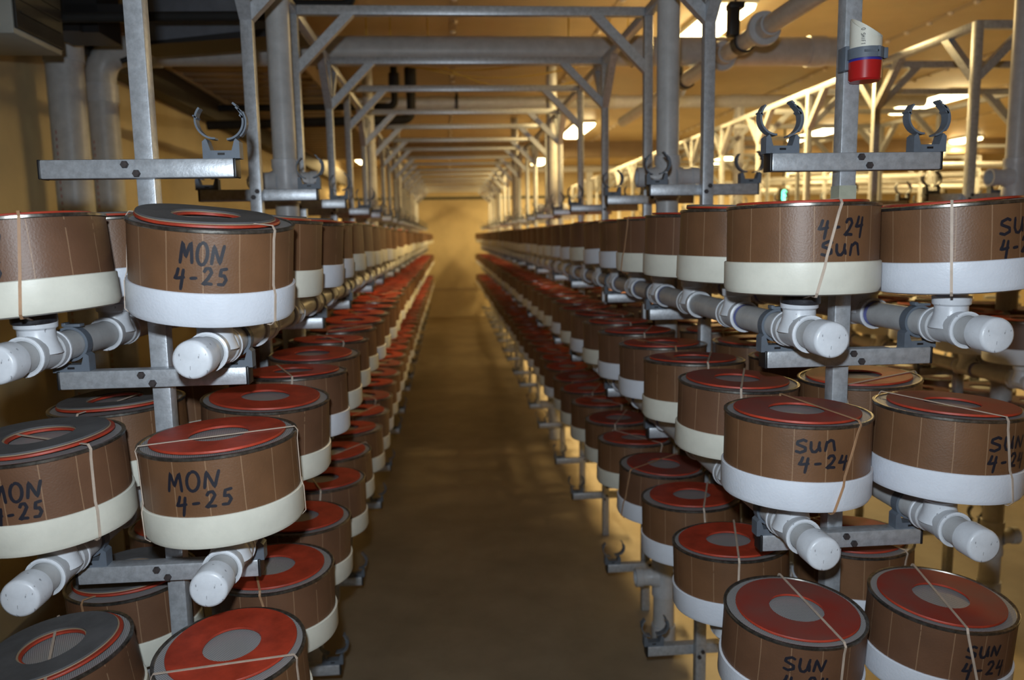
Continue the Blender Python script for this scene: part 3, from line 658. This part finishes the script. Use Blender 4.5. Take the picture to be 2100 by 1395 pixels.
# grey pipe running with the racks in the right-hand gap, with flanged couplings and black hangers
ov = long_pipe('overhead_pipe', 'grey pipe with flanged couplings hanging at upper right, running away from the camera', 'pipe', [(1.46, 2.4, .915), (1.46, 4.5, .915), (1.46, 6.6, .915)], .042, 'pvc_grey')
for Y in (3.66, 4.22, 5.1):
    bm = bmesh.new(); lathe(bm, [(.042, -.09), (.050, -.09), (.050, -.02), (.075, -.018), (.078, 0), (.075, .018), (.050, .02), (.050, .09), (.042, .09)], 28, along((1.46, Y, .915), (0, 1, 0))); link('flange', mesh('flange', bm, 'hub', 35), ov)
for j, Y in enumerate((3.92, 4.86)):
    bm = bmesh.new(); o, q = arc_poly((1.46, .915), .044, .054, math.radians(-30), math.radians(-200), 12)
    for i in range(12): prism(bm, [o[i], o[i+1], q[i+1], q[i]], 'y', Y-.03, Y+.03)
    box(bm, (1.41, Y, 1.01), (.05, .06, .13), bev=.004); box(bm, (1.42, Y, 1.085), (.075, .07, .03), bev=.004)
    if j == 0: tube_path(bm, [(1.42, Y, 1.09), (1.42, Y, CEIL)], .006, 8)
    tag(link('pipe_hanger', mesh('pipe_hanger', bm, 'black')), ('black hanger holding the grey pipe at upper right, in front of the light', 'black hanger holding the grey pipe behind the second right post')[j], 'hanger', 'black hangers on the grey overhead pipe')
# black insulated lines
long_pipe('insulated_line', 'black insulated line dropping from the ceiling then turning left, larger one', 'pipe', [(-.28, 6.95, CEIL), (-.28, 6.95, 1.2)] + bend((-.28, 6.95, 1.3), (-.28, 6.95, .99), (-1, 6.95, .98), .08) + [(-1.0, 6.95, .975), (-1.97, 6.95, .95)], .038, 'black_foam', [((-.28, 6.95, 1.33), (0, 0, 1))], 'black_foam', 12, .012, .08)
long_pipe('insulated_line', 'black insulated line dropping from the ceiling then turning left, smaller one', 'pipe', [(-.43, 7.15, CEIL), (-.43, 7.15, 1.3)] + bend((-.43, 7.15, 1.3), (-.43, 7.15, 1.13), (-1, 7.15, 1.13), .06) + [(-1.97, 7.15, 1.12)], .030, 'black_foam', [((-.43, 7.15, 1.34), (0, 0, 1))], 'black_foam', 12, .016, .07)
long_pipe('insulated_line', 'black bar crossing in front of the grey duct at upper left', 'pipe', [(-2.03, 3.5, .90), (-1.2, 3.5, .915), (-.68, 3.5, .92)], .020, 'black_foam', seg=10)
long_pipe('insulated_line', 'short black line with a bent end above the first aisle beam', 'pipe', [(-.80, 3.95, 1.09), (-.55, 3.95, 1.09)] + bend((-.7, 3.95, 1.09), (-.42, 3.95, 1.09), (-.42, 3.95, 1.3), .05) + [(-.42, 3.95, CEIL)], .022, 'black_foam', seg=10)
# duct box
d = empty('air_duct', (-1.05, 4.1, 1.09), label='blue-grey sheet metal duct box at upper left, behind the black bar', cat='duct')
bm = bmesh.new(); prism(bm, [(-.37, -.17), (.37, -.09), (.37, .20), (-.37, .20)], 'y', -.12, .12); link('duct_body', mesh('duct_body', bm, 'duct', 0), d)
bm = bmesh.new(); prism(bm, [(-.38, -.180), (.38, -.125), (.38, -.085), (-.38, -.168)], 'y', -.125, .125); link('duct_flange', mesh('duct_flange', bm, 'black', 0), d)
bm = bmesh.new(); tube_path(bm, bend((-.38, 0, .0), (-.40, 0, -.2), (-.60, 0, -.25), .1), .012, 8); link('cable', mesh('cable', bm, 'black'), d)
for nm, pts in (('a', [(-1.35, 3.75, CEIL), (-1.35, 3.75, 1.0)]),): pass
bm = bmesh.new(); box(bm, (-1.62, 3.9, 1.17), (.22, .25, .50)); box(bm, (-1.50, 3.8, 1.02), (.30, .05, .04)); box(bm, (-1.75, 3.75, .93), (.35, .04, .03))
tag(link('control_box', mesh('control_box', bm, 'black', 0)), 'dark steel box and brackets beside the wall pipes at upper left', 'box')
# wall heater
h = empty('wall_heater', (-1.70, 3.23, .74), label='box-shaped heater with a dark face, cut by the top left corner', cat='heater')
bm = bmesh.new(); box(bm, (-.02, 0, .26), (.42, .36, .52), bev=.006); link('casing', mesh('casing', bm, 'heater_case'), h)
bm = bmesh.new(); box(bm, (.196, .0, .27), (.012, .35, .50), bev=.003)
for k in range(9): box(bm, (.204, 0, .08+k*.045), (.006, .30, .006))
link('grille', mesh('grille', bm, 'heater', 0), h)
bm = bmesh.new(); box(bm, (-.28, 0, .3), (.10, .10, .3)); link('bracket', mesh('bracket', bm, 'dark_steel', 0), h)
# ceiling vent and yellow hoses
v = empty('ceiling_vent', (-.32, 4.55, CEIL), label='small brown ceiling vent above the wide crossing pipe', cat='vent')
bm = bmesh.new(); box(bm, (0, 0, -.02), (.34, .22, .04), bev=.004); link('vent_frame', mesh('vent_frame', bm, 'deck'), v)
bm = bmesh.new()
for k in range(5): box(bm, (0, -.08+k*.04, -.043), (.28, .008, .012))
link('slats', mesh('slats', bm, 'dark_steel', 0), v)
for i, (xa, xb, sag, Y, zz) in enumerate(((-.5, .85, .09, 5.5, 1.18), (-.35, 1.15, .14, 5.6, 1.20), (-.1, 1.3, .22, 5.7, 1.22))):
    bm = bmesh.new(); tube_path(bm, [(xa+(xb-xa)*t/16, Y+.02*t/16, zz-sag*4*(t/16)*(1-t/16)+ .03*t/16) for t in range(17)], .006, 8)
    tube_path(bm, [(xa, Y, zz), (xa, Y, CEIL)], .006, 8); tube_path(bm, [(xb, Y+.02, zz+.03), (xb, Y+.02, CEIL)], .006, 8)
    tag(link('yellow_hose', mesh('yellow_hose', bm, 'hose')), 'thin yellow hose sagging under the ceiling over the aisle, %s sag of three' % ('shallowest', 'middle', 'deepest')[i], 'hose', 'yellow hoses under the ceiling')
# slanted tube holder clamped to the front right post
t = empty('tube_holder', (.899, 1.690, .345), label='slant-cut white tube with a red cap clamped to the front right post', cat='holder')
R = .0325
bm = bmesh.new(); sg = 40; rows = []
def topz(a, k): return .080 - .012*math.cos(a) + .021*math.sin(a)
for rr_, zf in ((R, 0), (R, 1), (R-.0025, 1), (R-.0018, 0)):
    rows.append([bm.verts.new((rr_*math.cos(2*PI*i/sg), rr_*math.sin(2*PI*i/sg), 0 if not zf else topz(2*PI*i/sg, 0))) for i in range(sg)])
for a, b in zip(rows, rows[1:]):
    for i in range(sg): bm.faces.new((a[i], a[(i+1) % sg], b[(i+1) % sg], b[i]))
tb = link('tube', mesh('tube', bm, 'pvc_cream', 35), t)
bm = bmesh.new()
txt = 'O SHIFT'; zc = .0735; R2 = R+.0006
for i, ch in enumerate(txt):
    for st in GL[ch]:
        def P(u, v): a = -math.radians(38); return Vector((R2*math.sin(a+u/R2), -R2*math.cos(a+u/R2), v))
        ribbon(bm, [((p[1]-.5)*.0080, zc-.0050*i-p[0]*.0040) for p in st], P, None, .00055)
link('lettering', mesh('lettering', bm, 'ink', 0), tb)
bm = bmesh.new(); lathe(bm, [(R, .014), (R+.004, .014), (R+.004, .036), (R, .036)], 40); box(bm, (.033, -.014, .025), (.012, .014, .022), bev=.001); box(bm, (.010, -.0355, .025), (.006, .004, .022)); box(bm, (-.006, -.036, .026), (.030, .003, .004))
box(bm, (-.034, .026, .020), (.012, .034, .05), bev=.002); link('clamp', mesh('clamp', bm, 'clip', 35), t)
bm = bmesh.new(); lathe(bm, [(R, .008), (R+.0012, .008), (R+.0012, .015), (R, .015)], 40); link('blue_tape', mesh('blue_tape', bm, 'blue', 35), t)
bm = bmesh.new(); lathe(bm, [(0, -.032), (R-.003, -.031), (R+.0005, -.027), (R+.0015, .009), (R, .009)], 40); link('cap', mesh('cap', bm, 'red_cap', 35), t)
# strip of masking tape on the same post
pf = [o for o in bpy.data.objects if o.name.startswith('portal_frame')][0]
bm = bmesh.new(); box(bm, (XR, ST[0][0]-ST[0][0], (.083)-FLOOR), (T+.0016, T+.0016, .030)); link('masking_tape', mesh('masking_tape', bm, 'mask_tape', 0), pf)
# small lamps far back on the right
e = empty('indicator_lamp', (5.0, 11.6, .52), label='small glowing green upright indicator among the far right racks', cat='indicator light')
bm = bmesh.new(); box(bm, (0, .03, 0), (.16, .05, .24), bev=.02); link('housing', mesh('housing', bm, 'dark_steel'), e)
bm = bmesh.new(); lathe(bm, [(0, -.085), (.022, -.07), (.030, -.05), (.030, .05), (.022, .07), (0, .085)], 16); link('lens', mesh('lens', bm, 'green'), e)
bm = bmesh.new(); box(bm, (0, .03, .6), (.02, .02, .92)); link('stem', mesh('stem', bm, 'dark_steel'), e)
